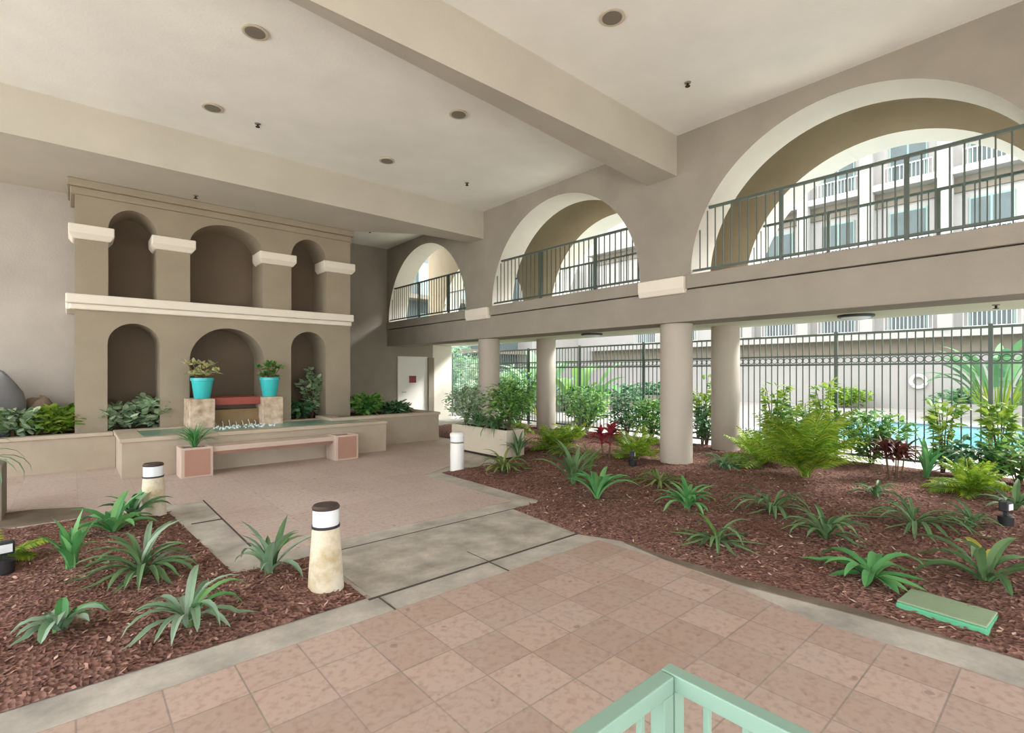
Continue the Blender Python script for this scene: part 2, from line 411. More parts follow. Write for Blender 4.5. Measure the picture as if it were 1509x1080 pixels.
# ------------------------------------------------------------------ ceiling fittings
def downlight(x, y, lab):
    t = thing('downlight', lab, 'ceiling light', (x, y, CZ), 'recessed ceiling downlights')
    MB().lathe([(.105, 0), (.14, -.004), (.145, -.016), (.13, -.022), (.108, -.016)], 32).build('trim_ring', M['reveal'], t, True)
    MB().lathe([(.11, -.012), (.11, -.020)], 32).build('baffle', M['baffle'], t, True)
downlight(1.62, 6.42, 'recessed downlight nearest the top left of the ceiling bay, before the beam')
downlight(1.6, 8.68, 'recessed downlight left of the sprinkler, near the fountain ceiling band')
downlight(4.5, 6.39, 'recessed downlight close beside the haunched ceiling beam')
downlight(4.47, 8.68, 'recessed downlight above the middle of the court, farthest to the arches')
downlight(4.57, 3.51, 'large near downlight on the arcade side of the haunched beam')
def sprinkler(x, y, z, lab):
    t = thing('sprinkler', lab, 'sprinkler', (x, y, z), 'ceiling fire sprinklers')
    MB().lathe([(.045, 0), (.04, -.012)], 20).build('escutcheon', M['greypost'], t, True)
    MB().lathe([(.014, -.01), (.014, -.05)], 12).build('stem', M['dark'], t, True)
    MB().lathe([(.034, -.05), (.034, -.056)], 16).build('deflector', M['dark'], t)
sprinkler(2.25, 8.77, CZ, 'small sprinkler head between the two far downlights')
sprinkler(6.39, 3.62, CZ, 'sprinkler head beside the nearest big arch')
sprinkler(6.27, 8.6, CZ, 'sprinkler head above the middle arch')
sprinkler(6.33, 13.31, CZ, 'sprinkler head on the small far ceiling right of the fountain')
sprinkler(1.75, 11.0, 4.97, 'sprinkler head over the top of the fountain wall')
sprinkler(9.72, .83, 2.6, 'sprinkler head under the gallery slab near the picture edge')
for x, y, lab in ((9.72, 2.5, 'dark flush dish light under the gallery near the pool fence'),
                  (9.55, 7.95, 'dark flush dish light under the gallery beyond the nearest column')):
    t = thing('dish_light', lab, 'ceiling light', (x, y, 2.6), 'flush lights under the gallery')
    MB().lathe([(.26, 0), (.26, -.035), (.23, -.045)], 32).build('rim', M['black'], t, True)
    MB().lathe([(.22, -.04), (.16, -.075), (.06, -.09)], 32).build('lens', M['lens'], t, True)

# ------------------------------------------------------------------ fountain wall
FY, FB = 11.45, 12.46
t = thing('fountain_wall', 'two-tier taupe fountain wall with six arched niches and cream ledge', 'fountain wall', (0, 0, 0))
m = MB()
low = [(.865, .385, 0, 2.16, .385), (2.395, .675, 0, 1.87, .675), (3.99, .38, 0, 2.18, .38)]
arch_wall(m, .04, 4.95, FY, FY+.82, 0, 2.86, low, 'x', 28)
m.build('lower_tier', M['facade'], t)
m = MB()
up = [(.845, .355, 2.86, 4.2, .40), (2.385, .655, 2.86, 4.18, .44), (4.0, .385, 2.86, 4.2, .42)]
arch_wall(m, .04, 4.95, FY, FY+.82, 2.86, 4.97, up, 'x', 28)
m.build('upper_tier', M['facade'], t)
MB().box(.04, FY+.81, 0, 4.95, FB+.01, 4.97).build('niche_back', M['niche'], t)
m = MB().box(-.08, FY-.13, 2.84, 4.99, FY+.83, 3.0).box(-.03, FY-.07, 2.74, 4.96, FY+.03, 2.84).box(-.08, FY+.03, 2.74, .06, FB-.01, 3.0)
q = m.build('ledge', M['cream'], t, bevel=.02); q['label'] = 'long cream ledge between the two tiers'
m = MB().box(-.06, FY-.12, 4.84, 5.0, FY+.03, 4.969).box(-.02, FY-.06, 4.72, 4.96, FY+.02, 4.84).box(-.06, FY+.03, 4.84, .05, FB-.01, 4.969).box(-.02, FY+.02, 4.72, .05, FB-.01, 4.84)
m.build('cornice', M['facade'], t, bevel=.015)
for x0, x1 in ((.04, .49), (1.2, 1.73), (3.04, 3.615), (4.385, 4.95)):
    m = MB(); a, b = x0-.085, x1+.085; f_ = FY-.10; k = FY+.5
    m.box(a, f_, 4.04, b, k, 4.2)
    m.add([(a,f_,4.04),(b,f_,4.04),(b,k,4.04),(a,k,4.04),(x0-.03,FY-.03,3.96),(x1+.03,FY-.03,3.96),(x1+.03,k,3.96),(x0-.03,k,3.96)],
          [(0,1,5,4),(1,2,6,5),(2,3,7,6),(3,0,4,7),(4,5,6,7)])
    q = m.build('capital', M['cream'], t, bevel=.015); q['label'] = 'cream block capital'

# basin with water
BZ = .63
t = thing('fountain_basin', 'low stucco fountain basin with broad rim in front of the niches', 'basin', (0, 0, 0))
m = MB().box(.58, 9.75, 0, 5.0, 9.9, BZ-.06).box(.58, 9.9, 0, .84, 11.4, BZ-.06).box(4.75, 9.9, 0, 5.0, 10.48, BZ-.06).box(.84, 11.15, 0, 4.15, 11.4, BZ-.06)
m.build('basin_wall', M['lowwall'], t)
m = MB().box(.55, 9.72, BZ-.06, 5.02, 9.92, BZ).box(.55, 9.92, BZ-.06, .87, 11.42, BZ).box(4.72, 9.92, BZ-.06, 5.02, 10.48, BZ)
m.box(.87, 11.12, BZ-.06, 1.6, 11.42, BZ).box(2.05, 11.2, BZ-.06, 2.85, 11.42, BZ).box(3.27, 11.12, BZ-.06, 4.15, 11.42, BZ)
m.build('rim', M['cap'], t, bevel=.008)
q = MB().box(.84, 9.9, .3, 4.75, 11.16, BZ-.012).build('water', M['basinw'], t); q['label'] = 'still greenish water'
# pedestals, spillway
for x0, x1, lab in ((1.62, 2.04, 'tan stone pedestal under the left turquoise pot'), (2.86, 3.26, 'tan stone pedestal under the right turquoise pot')):
    m = MB().box(x0, 10.82, .3, x1, 11.44, 1.16)
    tag(m.build('stone_pedestal', M['stone'], bevel=.02), lab, 'pedestal', 'stone pedestals in the fountain')
t = thing('spillway', 'red tiled spillway slab between the two stone pedestals', 'spillway', (0, 0, 0))
MB().box(2.04, 10.95, 1.02, 2.86, 11.85, 1.17).build('slab', M['redslab'], t, bevel=.015)
MB().box(2.04, 11.08, .3, 2.86, 11.3, .93).build('stone_back', M['tanstone'], t)
MB().box(2.04, 11.3, .3, 2.86, 11.85, 1.03).build('recess', M['niche'], t)
for i in range(7):
    x = 2.08+.115*i
    MB().tube([(x, 11.07, .68), (x, 11.02, .695+.015*(i % 3)), (x, 10.96, .67), (x, 10.92, .60)], [.004, .005, .006, .009], 6).build('water_jet', M['splash'], t, True)
m = MB()
for i in range(60):
    x, y = R.uniform(1.95, 3.1), R.uniform(10.3, 10.95); r_ = R.uniform(.012, .03)
    m.lathe([(r_*.3, BZ-.02), (r_, BZ-.012), (r_*.7, BZ+.004), (r_*.15, BZ+.016)], 6, (x, y))
tag(m.build('water_splash', M['splash'], smooth=True), 'white ripples and splashes on the basin water', 'splash', None, 'stuff')

# bench and planter boxes
t = thing('stone_bench', 'low stone bench slab spanning between two terracotta planter boxes', 'bench', (0, 0, 0))
MB().box(1.68, 9.28, .37, 3.74, 9.66, .455).build('seat', M['mortar'], t, bevel=.012)
MB().box(1.71, 9.38, .31, 3.71, 9.6, .37).build('seat_support', M['terra'], t)
def planter_box(x0, x1, y0, y1, h, lab, dark):
    t = thing('planter_box', lab, 'planter', (0, 0, 0), 'terracotta planter boxes')
    m = MB().box(x0, y0, 0, x1, y0+.05, h).box(x0, y1-.05, 0, x1, y1, h).box(x0, y0+.05, 0, x0+.05, y1-.05, h).box(x1-.05, y0+.05, 0, x1, y1-.05, h)
    m.build('box', M['mortar'], t, bevel=.01)
    q = MB().box(x0+.05, y0-.006, .03, x1-.04, y0+.002, h-.03).build('front_tile', M['terra'], t); q['label'] = 'salmon tile face'
    MB().box(x0+.04, y0+.04, .05, x1-.04, y1-.04, h-.04).build('soil', M['soil'], t)
planter_box(1.27, 1.71, 9.22, 9.68, .47, 'terracotta tiled planter box with a grassy green plant at the bench end', 1)
planter_box(3.70, 4.15, 9.22, 9.68, .47, 'empty terracotta tiled planter box at the far end of the bench', 1)

# raised planters either side
t = thing('raised_planter', 'taupe raised planter bed right of the fountain basin', 'planter', (0, 0, 0), 'raised stucco planters')
m = MB().box(4.15, 10.5, 0, 6.8, 10.7, .62).box(6.6, 10.7, 0, 6.8, 12.6, .62).box(5.0, 12.4, 0, 6.6, 12.6, .62).box(4.15, 10.7, 0, 4.35, 11.4, .62)
m.build('planter_wall', M['lowwall'], t)
m = MB().box(4.12, 10.47, .62, 6.83, 10.74, .685).box(6.57, 10.74, .62, 6.83, 12.63, .685).box(5.0, 12.37, .62, 6.57, 12.63, .685).box(4.12, 10.74, .62, 4.4, 11.42, .685)
m.build('rim', M['cap'], t, bevel=.008)
MB().box(4.35, 10.7, .2, 6.6, 12.4, .63).build('soil', M['soil'], t)
t = thing('raised_planter', 'taupe raised planter bed left of the basin holding boulders', 'planter', (0, 0, 0), 'raised stucco planters')
MB().box(-5, 11.15, 0, .575, 11.33, .56).build('planter_wall', M['lowwall'], t)
MB().box(-5, 11.12, .56, .545, 11.36, .62).build('rim', M['cap'], t, bevel=.008)
MB().box(-5, 11.33, .1, 1.6, 11.44, .57).box(-5, 11.44, .1, .04, 12.46, .58).build('soil', M['soil'], t)

# boulders
def boulder(x, y, z, rx, ry, rz, mat, lab, seed):
    rr = random.Random(seed); m = MB(); n, k = 20, 12; vs = []; ph = [rr.uniform(0, 6) for _ in range(6)]
    for i in range(k+1):
        th = pi*i/k
        for j in range(n):
            a = 2*pi*j/n; w = 1+.09*sin(2*a+ph[0])+.07*sin(3*a+ph[1]+2*th)+.05*sin(5*th+ph[2])+.04*sin(5*a+ph[3])
            sx = abs(sin(th))**.7
            vs.append((x+rx*w*sx*cos(a), y+ry*w*sx*sin(a), z+rz*w*cos(th)))
    fs = [(i*n+j, i*n+(j+1)%n, (i+1)*n+(j+1)%n, (i+1)*n+j) for i in range(k) for j in range(n)]
    m.add(vs, fs); tag(m.build('boulder', mat, smooth=True), lab, 'rock', 'boulders in the left planter')
boulder(-1.02, 11.95, .95, .42, .35, .68, M['boulder'], 'tall grey boulder standing in the left planter against the wall', 3)
boulder(-.42, 12.1, .8, .24, .2, .40, M['brownrock'], 'smaller brown boulder behind leafy plants beside the tall grey one', 5)

# ------------------------------------------------------------------ ground
s_ = MB().box(-60, -60, -.35, -6, 60, -.03).box(-6, -60, -.35, 11.3, -5, -.03)
struct(s_.build('floor_bounce', M['cream']), 'unseen pale ground added to bounce light into the covered court', 'floor')  # added out of view as a pale reflector for the ceiling
s_ = MB().box(-6, -5, -.3, 11.3, 15, 0)
struct(s_.build('floor', M['conc']), 'grey concrete paving of the court with borders', 'floor')
def flat(name, poly, mat, z, lab):
    m = MB().prism(poly, -.02, z); struct(m.build(name, mat), lab, 'floor')
flat('floor_tiles', [(-6,-4), (3.74,-4), (3.74,.5), (3.70,1.2), (3.86,1.8), (3.92,2.4), (3.9,3.16), (-6,3.16)], M['tile'], .004, 'salmon quarry tiles of the foreground walk')
flat('floor_court', [(1.28,4.85), (4.25,4.85), (4.25,7.0), (7.0,8.4), (7.0,14.9), (-6,14.9), (-6,8.5), (.85,7.5), (1.28,7.5)], M['tile2'], .004, 'pinkish tiles of the court before the fountain')
flat('floor_slab', [(1.66,3.44), (3.9,3.44), (4.0,4.55), (1.66,4.55)], M['slab'], .005, 'stained grey concrete slab joining walk and court')
for i, (x0, y0, x1, y1) in enumerate(((1.62, 3.42, 3.92, 3.438), (1.02, 4.553, 4.45, 4.567), (2.73, 3.16, 2.738, 3.42), (2.73, 3.44, 2.738, 3.75), (1.69, 3.16, 1.698, 3.42), (1.27, 4.85, 1.285, 7.5), (.98, 6.4, 1.28, 6.42))):
    m = MB().box(x0, y0, -.01, x1, y1, .0065); struct(m.build('trim_%d' % (10+i), M['joint']), 'dark joint in the concrete paving', 'joint')
s_ = MB().box(11.3, -30, -.3, 14.3, 40, -.02).box(14.3, 6.3, -.3, 45, 40, -.02).box(21.2, -30, -.3, 45, 6.3, -.02)
struct(s_.build('floor_deck', M['deck']), 'pale concrete deck round the swimming pool', 'deck')
s_ = MB().box(14.3, -30, -1.2, 21.2, 6.3, -.10)
tag(s_.build('pool_water', M['pool']), 'turquoise swimming pool water beyond the green fence', 'pool')
s_ = MB().box(14.0, -30, -.05, 14.35, 6.6, .02).box(14.35, 6.25, -.05, 21.2, 6.6, .02).box(21.15, -30, -.05, 21.5, 6.6, .02)
struct(s_.build('trim_9', M['coping'], bevel=.01), 'pale coping round the swimming pool', 'trim')

# mulch beds
def inside(p, poly):
    x, y = p; r = False; j = len(poly)-1
    for i in range(len(poly)):
        xi, yi = poly[i]; xj, yj = poly[j]
        if (yi > y) != (yj > y) and x < (xj-xi)*(y-yi)/(yj-yi)+xi: r = not r
        j = i
    return r
def edge_dist(p, poly):
    P = Vector(p); b = 9
    for i in range(len(poly)):
        a, c = Vector(poly[i]), Vector(poly[(i+1) % len(poly)]); d = c-a
        t = max(0, min(1, (P-a).dot(d)/max(d.dot(d), 1e-9))); b = min(b, (P-a-d*t).length)
    return b
def near_edge(p, poly):
    P = Vector(p); b = 9; q = P
    for i in range(len(poly)):
        a, c = Vector(poly[i]), Vector(poly[(i+1) % len(poly)]); d = c-a
        t = max(0, min(1, (P-a).dot(d)/max(d.dot(d), 1e-9))); w = a+d*t
        if (P-w).length < b: b = (P-w).length; q = w
    return q.x, q.y
from mathutils import noise as mn
def ground_z(x, y, e): return .012+.055*min(1, e/.35)+.022*mn.noise((x*1.1, y*1.1, 3))*min(1, e/.3)+.02*mn.noise((x*9, y*9, 0))
def bed(name, poly, step, lab, nchips, near):
    xs_ = [p[0] for p in poly]; ys_ = [p[1] for p in poly]; m = MB()
    nx = int((max(xs_)-min(xs_))/step)+1; ny = int((max(ys_)-min(ys_))/step)+1; idx = {}
    def vid(i, j):
        if (i, j) not in idx:
            x, y = min(xs_)+i*step, min(ys_)+j*step; z = .004
            if inside((x, y), poly): z = ground_z(x, y, edge_dist((x, y), poly))
            else: x, y = near_edge((x, y), poly)
            idx[(i, j)] = len(m.v); m.v.append((x, y, z))
        return idx[(i, j)]
    for i in range(nx):
        for j in range(ny):
            c4 = [(min(xs_)+(i+a)*step, min(ys_)+(j+b)*step) for a, b in ((0,0),(1,0),(1,1),(0,1))]
            if any(inside(p, poly) for p in c4):
                m.f.append((vid(i, j), vid(i+1, j), vid(i+1, j+1), vid(i, j+1)))
    o = m.build(name, M['mulch'], smooth=True); tag(o, lab, 'mulch', None, 'stuff')
    c = MB(); k = 0
    while k < nchips:
        x, y = R.uniform(min(xs_), max(xs_)), R.uniform(min(ys_), max(ys_))
        if not inside((x, y), poly): continue
        d = sqrt(x*x+y*y)
        if R.random() > min(1, (near/d)**1.6): continue
        e = edge_dist((x, y), poly); z = ground_z(x, y, e)+.006
        L, w = R.uniform(.012, .034), R.uniform(.004, .010); a = R.uniform(0, 6.28); tl = R.uniform(-.5, .5); rl = R.uniform(-.7, .7)
        ux = Vector((cos(a)*cos(tl), sin(a)*cos(tl), sin(tl)))*L; uy = Vector((-sin(a)*cos(rl), cos(a)*cos(rl), sin(rl)))*w
        p = Vector((x, y, z))
        q = [p-ux-uy*.6, p-ux*.3+uy, p+ux+uy*.5, p+ux*.4-uy]
        c.add(q, [(0, 1, 2, 3)]); k += 1
    o = c.build('bark_chips', M['chip']); tag(o, 'loose bark chips lying on the '+('left' if 'corner' in lab else 'large')+' planting bed', 'bark chips', None, 'stuff')
LB = [(-4, 3.47), (1.62, 3.46), (1.60, 4.57), (1.0, 4.6), (.86, 7.15), (.3, 7.42), (-4, 7.5)]
RB = [(4.1, -1.5), (4.1, .5), (4.11, 1.1), (4.03, 1.78), (4.01, 2.4), (4.05, 3.0), (3.88, 3.42), (4.0, 4.55), (4.52, 4.58), (4.57, 6.98), (5.6, 7.02), (6.1, 7.1), (7.1, 8.4), (7.1, 13.2), (10.8, 13.2), (10.8, -1.5)]
bed('mulch_bed', LB, .05, 'red brown bark mulch bed at the paving corner with strap-leaved plants', 9000, 3.6)
bed('mulch_bed', RB, .075, 'large red brown bark mulch bed running beside the round columns', 15000, 4.6)

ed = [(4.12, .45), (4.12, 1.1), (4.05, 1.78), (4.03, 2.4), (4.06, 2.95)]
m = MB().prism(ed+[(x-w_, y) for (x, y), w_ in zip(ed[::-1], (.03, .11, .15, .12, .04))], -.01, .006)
M['stain_shade'] = concrete('stain_shade_concrete', '#5f564b', '#75695c', '#8a7e70')  # stained concrete tone, also used for the planter's painted shadow
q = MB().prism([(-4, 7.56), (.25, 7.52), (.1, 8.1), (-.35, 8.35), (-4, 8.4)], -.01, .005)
struct(q.build('trim_17', M['stain_shade']), 'painted dark shadow of the left planter on paving behind the corner bed', 'paving')  # left planter's cast shadow painted as a dark strip on the paving
struct(m.build('trim_16', M['stain_shade']), 'dark stained strip of concrete along the large mulch bed', 'edging')
# ------------------------------------------------------------------ lights on the ground
def bollard(x, y, lab, r0, r1, h, mat, plainw=False):
    t = thing('bollard_light', lab, 'bollard', (x, y, .02), 'bollard lights')
    if not plainw:
        MB().lathe([(r0*1.02, 0), (r0, .03), (r0*.95, .15), (r1, h*.74)], 28).build('body', mat, t, True)
        MB().lathe([(r1*1.04, h*.735), (r1*1.04, h*.765)], 28).build('band', M['black'], t)
        MB().lathe([(r1*.97, h*.76), (r1*.97, h*.955)], 28).build('lens', M['lens'], t, True)
        MB().lathe([(r1*1.0, h*.95), (r1*1.02, h*.975), (r1*.9, h)], 28).build('cap', M['bronze'], t, True)
    else:
        MB().lathe([(r0, 0), (r0, h*.72)], 28).build('body', M['white'], t, True)
        MB().lathe([(r0*.9, h*.72), (r0*.9, h*.76)], 28).build('band', M['greypost'], t)
        MB().lathe([(r0, h*.76), (r0, h*.9)], 28).build('lens', M['lens'], t, True)
        MB().lathe([(r0*1.06, h*.9), (r0*1.06, h*.96), (r0*.8, h)], 28).build('cap', M['white'], t, True)
bollard(1.44, 3.77, 'ochre-stained bollard light at the front corner of the bed by the slab', .128, .098, .64, M['ochre'])
bollard(.70, 7.0, 'ochre-stained bollard light behind the strap plants near the bench', .125, .1, .60, M['ochre'])
bollard(4.83, 6.9, 'plain white bollard light beside the white planter box', .115, .115, .64, M['white'], True)
def spot(x, y, lab, az=0, h=.22):
    t = thing('garden_spotlight', lab, 'spotlight', (x, y, .05), 'black garden spotlights', az)
    MB().lathe([(.05, 0), (.075, .02), (.085, .14), (.07, .15)], 20).build('base', M['black'], t, True)
    MB().box(-.02, -.02, .14, .02, .02, .22).build('stalk', M['black'], t)
    MB().box(-.07, -.05, .20, .07, .05, .33).build('lamp_head', M['black'], t, bevel=.015)
    q = MB().box(-.05, -.056, .225, .05, -.049, .305).build('lens', M['lens'], t); t.scale = (.8,)*3
spot(-.40, 5.65, 'black garden spotlight before the yellow fern at the picture edge', .2)
spot(7.2, 5.1, 'black garden spotlight left of the nearest column', .5)
spot(7.3, .55, 'black garden spotlight among the strap plants by the lime fern at the bed end', -.3)

# irrigation valve box
t = thing('valve_box', 'green irrigation valve box with worn lid in the mulch', 'valve box', (4.42, .62, .02), None, radians(-4))
m = MB(); m.prism([(-.165,-.235), (.165,-.235), (.165,.235), (-.165,.235)], -.02, .05); m.build('box', M['boxgreen'], t, bevel=.012)
q = MB().prism([(-.16,-.23), (.16,-.23), (.16,.23), (-.16,.23)], .05, .064).build('lid', M['boxlid'], t, bevel=.01)

# foreground mint railing
MZ = .9; cx, cy = 1.14, .69
def mint(lab, dirx, diry, n, off):
    t = thing('guard_rail', lab, 'railing', (cx+off[0], cy+off[1], 0), 'mint green guard rails')
    L = n*.093+.06; w = .02
    def seg(a, b, z0, z1, ww, name):
        x0, x1 = sorted((dirx*a, dirx*b)); y0, y1 = sorted((diry*a, diry*b))
        if dirx == 0: x0, x1 = -ww, ww
        else: y0, y1 = -ww, ww
        MB().box(x0, y0, z0, x1, y1, z1).build(name, M['mint'], t, bevel=.003)
    seg(0, L, MZ-.042, MZ, w, 'top_rail'); seg(0, L, .1, .14, w, 'bottom_rail'); seg(0, .042, 0, MZ-.042, w, 'post'); seg(L-.042, L, 0, MZ-.042, w, 'post')
    for i in range(1, n+1):
        a = .012+i*.093
        if a < L-.06: seg(a, a+.016, .14, MZ-.042, .008, 'picket')
mint('mint green guard rail running left from the bottom corner', -1, 0, 14, (-.022, 0))
mint('mint green guard rail running right from the bottom corner', 0, -1, 14, (.004, .02))

# ------------------------------------------------------------------ pool fence
t = thing('pool_fence', 'tall dark green picket fence with ring band between garden and pool', 'fence', (11, 0, 0))
F0, F1 = -1.15, 18.2
MB().box(-.02, F0, 2.36, .02, F1, 2.40).build('top_rail', M['green'], t)
MB().box(-.02, F0, 1.95, .02, F1, 1.985).build('upper_rail', M['green'], t)
MB().box(-.02, F0, 1.785, .02, F1, 1.82).build('middle_rail', M['green'], t)
MB().box(-.02, F0, .10, .02, F1, .14).build('bottom_rail', M['green'], t)
y = 1.0
while y < F1: MB().box(-.028, y-.028, -.02, .028, y+.028, 2.43).build('post', M['green'], t); y += 2.15
rest = MB(); rg = MB(); k = 0; y = .40
while y < F1:
    for (a, b) in ((.12, 2.37),):
        if k < 100: MB().box(-.009, y-.009, a, .009, y+.009, b).build('picket', M['green'], t)
        else: rest.box(-.009, y-.009, a, .009, y+.009, b)
    if y < 12: rg.torus((0, y+.0595, 1.884), .052, .008, 'x', 14, 5)
    k += 1; y += .119
y = .40-.119
while y > F0: rest.box(-.009, y-.009, .12, .009, y+.009, 2.37); y -= .119
tag(rest.build('pickets', M['green'], t), None, None, None, 'stuff')
rg.build('ring_band', M['green'], t, True)

# ------------------------------------------------------------------ plants
def strap_leaf(m, base, az, L, w, e0, bend, rr, fold=.25, n=7, tw=0, floor=.07):
    p = Vector(base); e = e0; vs = []; d0 = Vector((cos(az), sin(az), 0)); side = Vector((-sin(az), cos(az), 0))
    prev = None
    for i in range(n+1):
        s_ = i/n
        wd = w*(.45+1.1*s_ if s_ < .45 else (1-((s_-.45)/.55)**2.2)*.95+.02)
        dirv = d0*cos(e)+Vector((0, 0, sin(e))); up = -d0*sin(e)+Vector((0, 0, cos(e)))
        sd = side*cos(tw*s_)+up*sin(tw*s_)
        vs += [p+sd*wd*.5+up*wd*fold, p, p-sd*wd*.5+up*wd*fold]
        p = p+dirv*(L/n); e -= bend/n*(1+.8*s_)
        if p.z < floor+.005 and e < 0: e = max(e, -.05); p.z = max(p.z, floor)
    fs = []
    for i in range(n):
        a = 3*i; fs += [(a, a+1, a+4, a+3), (a+1, a+2, a+5, a+4)]
    m.add(vs, fs)

def strap(name, x, y, n, L, w, e=(.6, 1.35), bend=(1.0, 2.0), mat='strap', lab='', seed=0, cat='plant', mat2=None, n2=0, z=.05, group='strap-leaved plants in the mulch', az0=None, spread=6.283):
    rr = random.Random(seed); t = thing(name, lab, cat, (x, y, z), group)
    m = MB(); m2 = MB()
    for i in range(n):
        az = (az0 if az0 is not None else 0)+spread*(i+rr.uniform(-.35, .35))/n
        q = i/n; el = min(1.5, rr.uniform(*e)+.18)
        strap_leaf(m if i >= n2 else m2, (rr.uniform(-.02, .02), rr.uniform(-.02, .02), 0), az, L*rr.uniform(.7, 1.1), w*rr.uniform(.85, 1.15), el, rr.uniform(*bend), rr, floor=(.05 if z < .2 else -.3))
    m.build('leaves', M[mat], t, True)
    MB().lathe([(.03, -.03), (.022, .05)], 10).build('crown_base', M['straptan'], t, True)
    if m2.v:
        q = m2.build('leaves', M[mat2], t, True); q['label'] = 'yellowing leaves'
    return t
SPL = 'strap_leaf_plant'
# right bed
strap(SPL, 4.52, 2.26, 24, 0.5, 0.042, (.3, 1.1), (1.4, 2.6), 'strap', 'strap-leaved plant with drooping tan leaves near the bed edge', 11, mat2='straptan', n2=6)
strap(SPL, 5.38, 3.05, 23, 0.49, 0.056, (.6, 1.35), (1.0, 1.9), 'strapb', 'vivid green strap plant in front of the nearest column', 12)
strap(SPL, 6.28, 3.98, 26, 0.56, 0.04, (.4, 1.1), (1.5, 2.4), 'straptan', 'arching olive strap plant before the nearest column foot', 13)
strap(SPL, 4.98, 4.05, 17, 0.61, 0.084, (.7, 1.4), (.7, 1.6), 'strapb', 'tall bright strap plant leaning over the bed corner by the slab', 14)
strap(SPL, 5.30, 4.75, 17, 0.76, 0.073, (.8, 1.45), (.6, 1.3), 'strap', 'tall strap plant right behind the leaning bright one', 15)
strap(SPL, 5.26, 6.20, 29, 0.59, 0.050, (.5, 1.2), (1.3, 2.2), 'straptan', 'pale arching strap plant beside the white bollard', 16)
strap(SPL, 5.98, 2.35, 26, 0.64, 0.04, (.3, 1.1), (1.3, 2.3), 'strap', 'wide arching strap plant in the middle of the large bed', 17)
strap(SPL, 5.42, 1.65, 23, 0.49, 0.050, (.5, 1.2), (1.2, 2.0), 'strap', 'small arching strap plant between the wide one and the valve box', 18)
strap(SPL, 4.66, 1.10, 15, 0.5, 0.085, (.2, .9), (1.2, 2.2), 'strapb', 'broad-leaved strap plant drooping towards the green valve box', 19)
strap(SPL, 6.55, 1.17, 26, 0.72, 0.042, (.3, 1.0), (1.2, 2.1), 'strap', 'widest arching strap plant in front of the lime fern clump', 20)
strap(SPL, 5.22, .50, 14, 0.66, 0.075, (.4, 1.2), (1.0, 2.0), 'strap', 'large strap plant with yellow leaves behind the valve box', 21, mat2='yellowleaf', n2=2)
strap(SPL, 6.95, .78, 14, 0.41, 0.045, (.6, 1.3), (1, 2), 'strap', 'little strap plant close to the garden spotlight at the bed end', 22)
strap(SPL, 7.75, 1.78, 17, 0.41, 0.045, (.5, 1.2), (1.2, 2.0), 'strap', 'little dark strap plant between the lime ferns and the maroon plant', 23)
strap(SPL, 8.15, 3.95, 17, 0.49, 0.050, (.4, 1.2), (1.2, 2.0), 'bushd', 'small dark strap plant just right of the nearest column', 24)
strap(SPL, 8.2, .55, 14, 0.44, 0.067, (.6, 1.3), (1, 1.8), 'strap', 'dark strap plant at the edge of the picture behind the spotlight', 25)
strap(SPL, 9.65, 1.58, 14, 0.62, 0.08, (1.0, 1.45), (.3, .9), 'strapb', 'upright broad-leaved plant right of the maroon plant', 26)
strap(SPL, 6.2, 5.2, 13, 0.61, 0.050, (.9, 1.4), (.5, 1.2), 'straptan', 'upright olive strap plant left of the small spotlight', 27)
strap(SPL, 7.1, 6.6, 20, 0.51, 0.050, (.4, 1.2), (1.1, 2.0), 'straptan', 'olive strap plant below the lime fern near the white planter', 28)
# left bed
strap(SPL, .42, 4.90, 34, 0.55, 0.05, (.35, 1.3), (1.2, 2.2), 'strap', 'largest wide strap plant in the middle of the corner bed', 31, mat2='strapgrey', n2=10)
strap(SPL, 0.0, 5.42, 12, 0.46, 0.07, (1.05, 1.45), (.2, 1.3), 'strapb', 'narrow upright strap plant behind the front grey-leaved one', 32)
strap(SPL, .56, 3.74, 19, 0.46, 0.052, (.6, 1.3), (1.3, 2.5), 'strapgrey', 'pale grey-green strap plant close to the concrete kerb', 33, mat2='strapb', n2=3)
strap(SPL, -.05, 4.14, 13, 0.33, 0.075, (.7, 1.4), (1.2, 2.5), 'strapgrey', 'small broad grey-leaved strap plant nearest the picture corner', 34, mat2='strapb', n2=4)
strap(SPL, 1.17, 4.24, 15, 0.52, 0.06, (.75, 1.4), (.5, 2.0), 'strapgrey', 'upright grey-green strap plant left of the front bollard', 35, mat2='strap', n2=4)
strap(SPL, .32, 6.38, 14, 0.46, 0.095, (.5, 1.25), (.8, 1.7), 'strapb', 'broad bright strap plant before the rear bollard', 36)
strap(SPL, .50, 6.82, 13, 0.44, 0.08, (.8, 1.4), (.6, 1.5), 'bushd', 'dark strap plant touching the rear bollard', 37)

def leaf_quad(m, p, az, el, L, w, rr):
    d = Vector((cos(az)*cos(el), sin(az)*cos(el), sin(el))); s_ = Vector((-sin(az), cos(az), 0)); u = s_.cross(d)
    rl = rr.uniform(-.6, .6); s_ = s_*cos(rl)+u*sin(rl); u = s_.cross(d)
    m.add([p, p+d*L*.35+s_*w*.5+u*w*.12, p+d*L*.75+s_*w*.38+u*w*.08-Vector((0,0,L*.05)), p+d*L-Vector((0,0,L*.14)), p+d*L*.75-s_*w*.38+u*w*.08-Vector((0,0,L*.05)), p+d*L*.35-s_*w*.5+u*w*.12, p+d*L*.45],
          [(0,1,6), (1,2,6), (2,3,6), (6,3,4), (6,4,5), (0,6,5)])

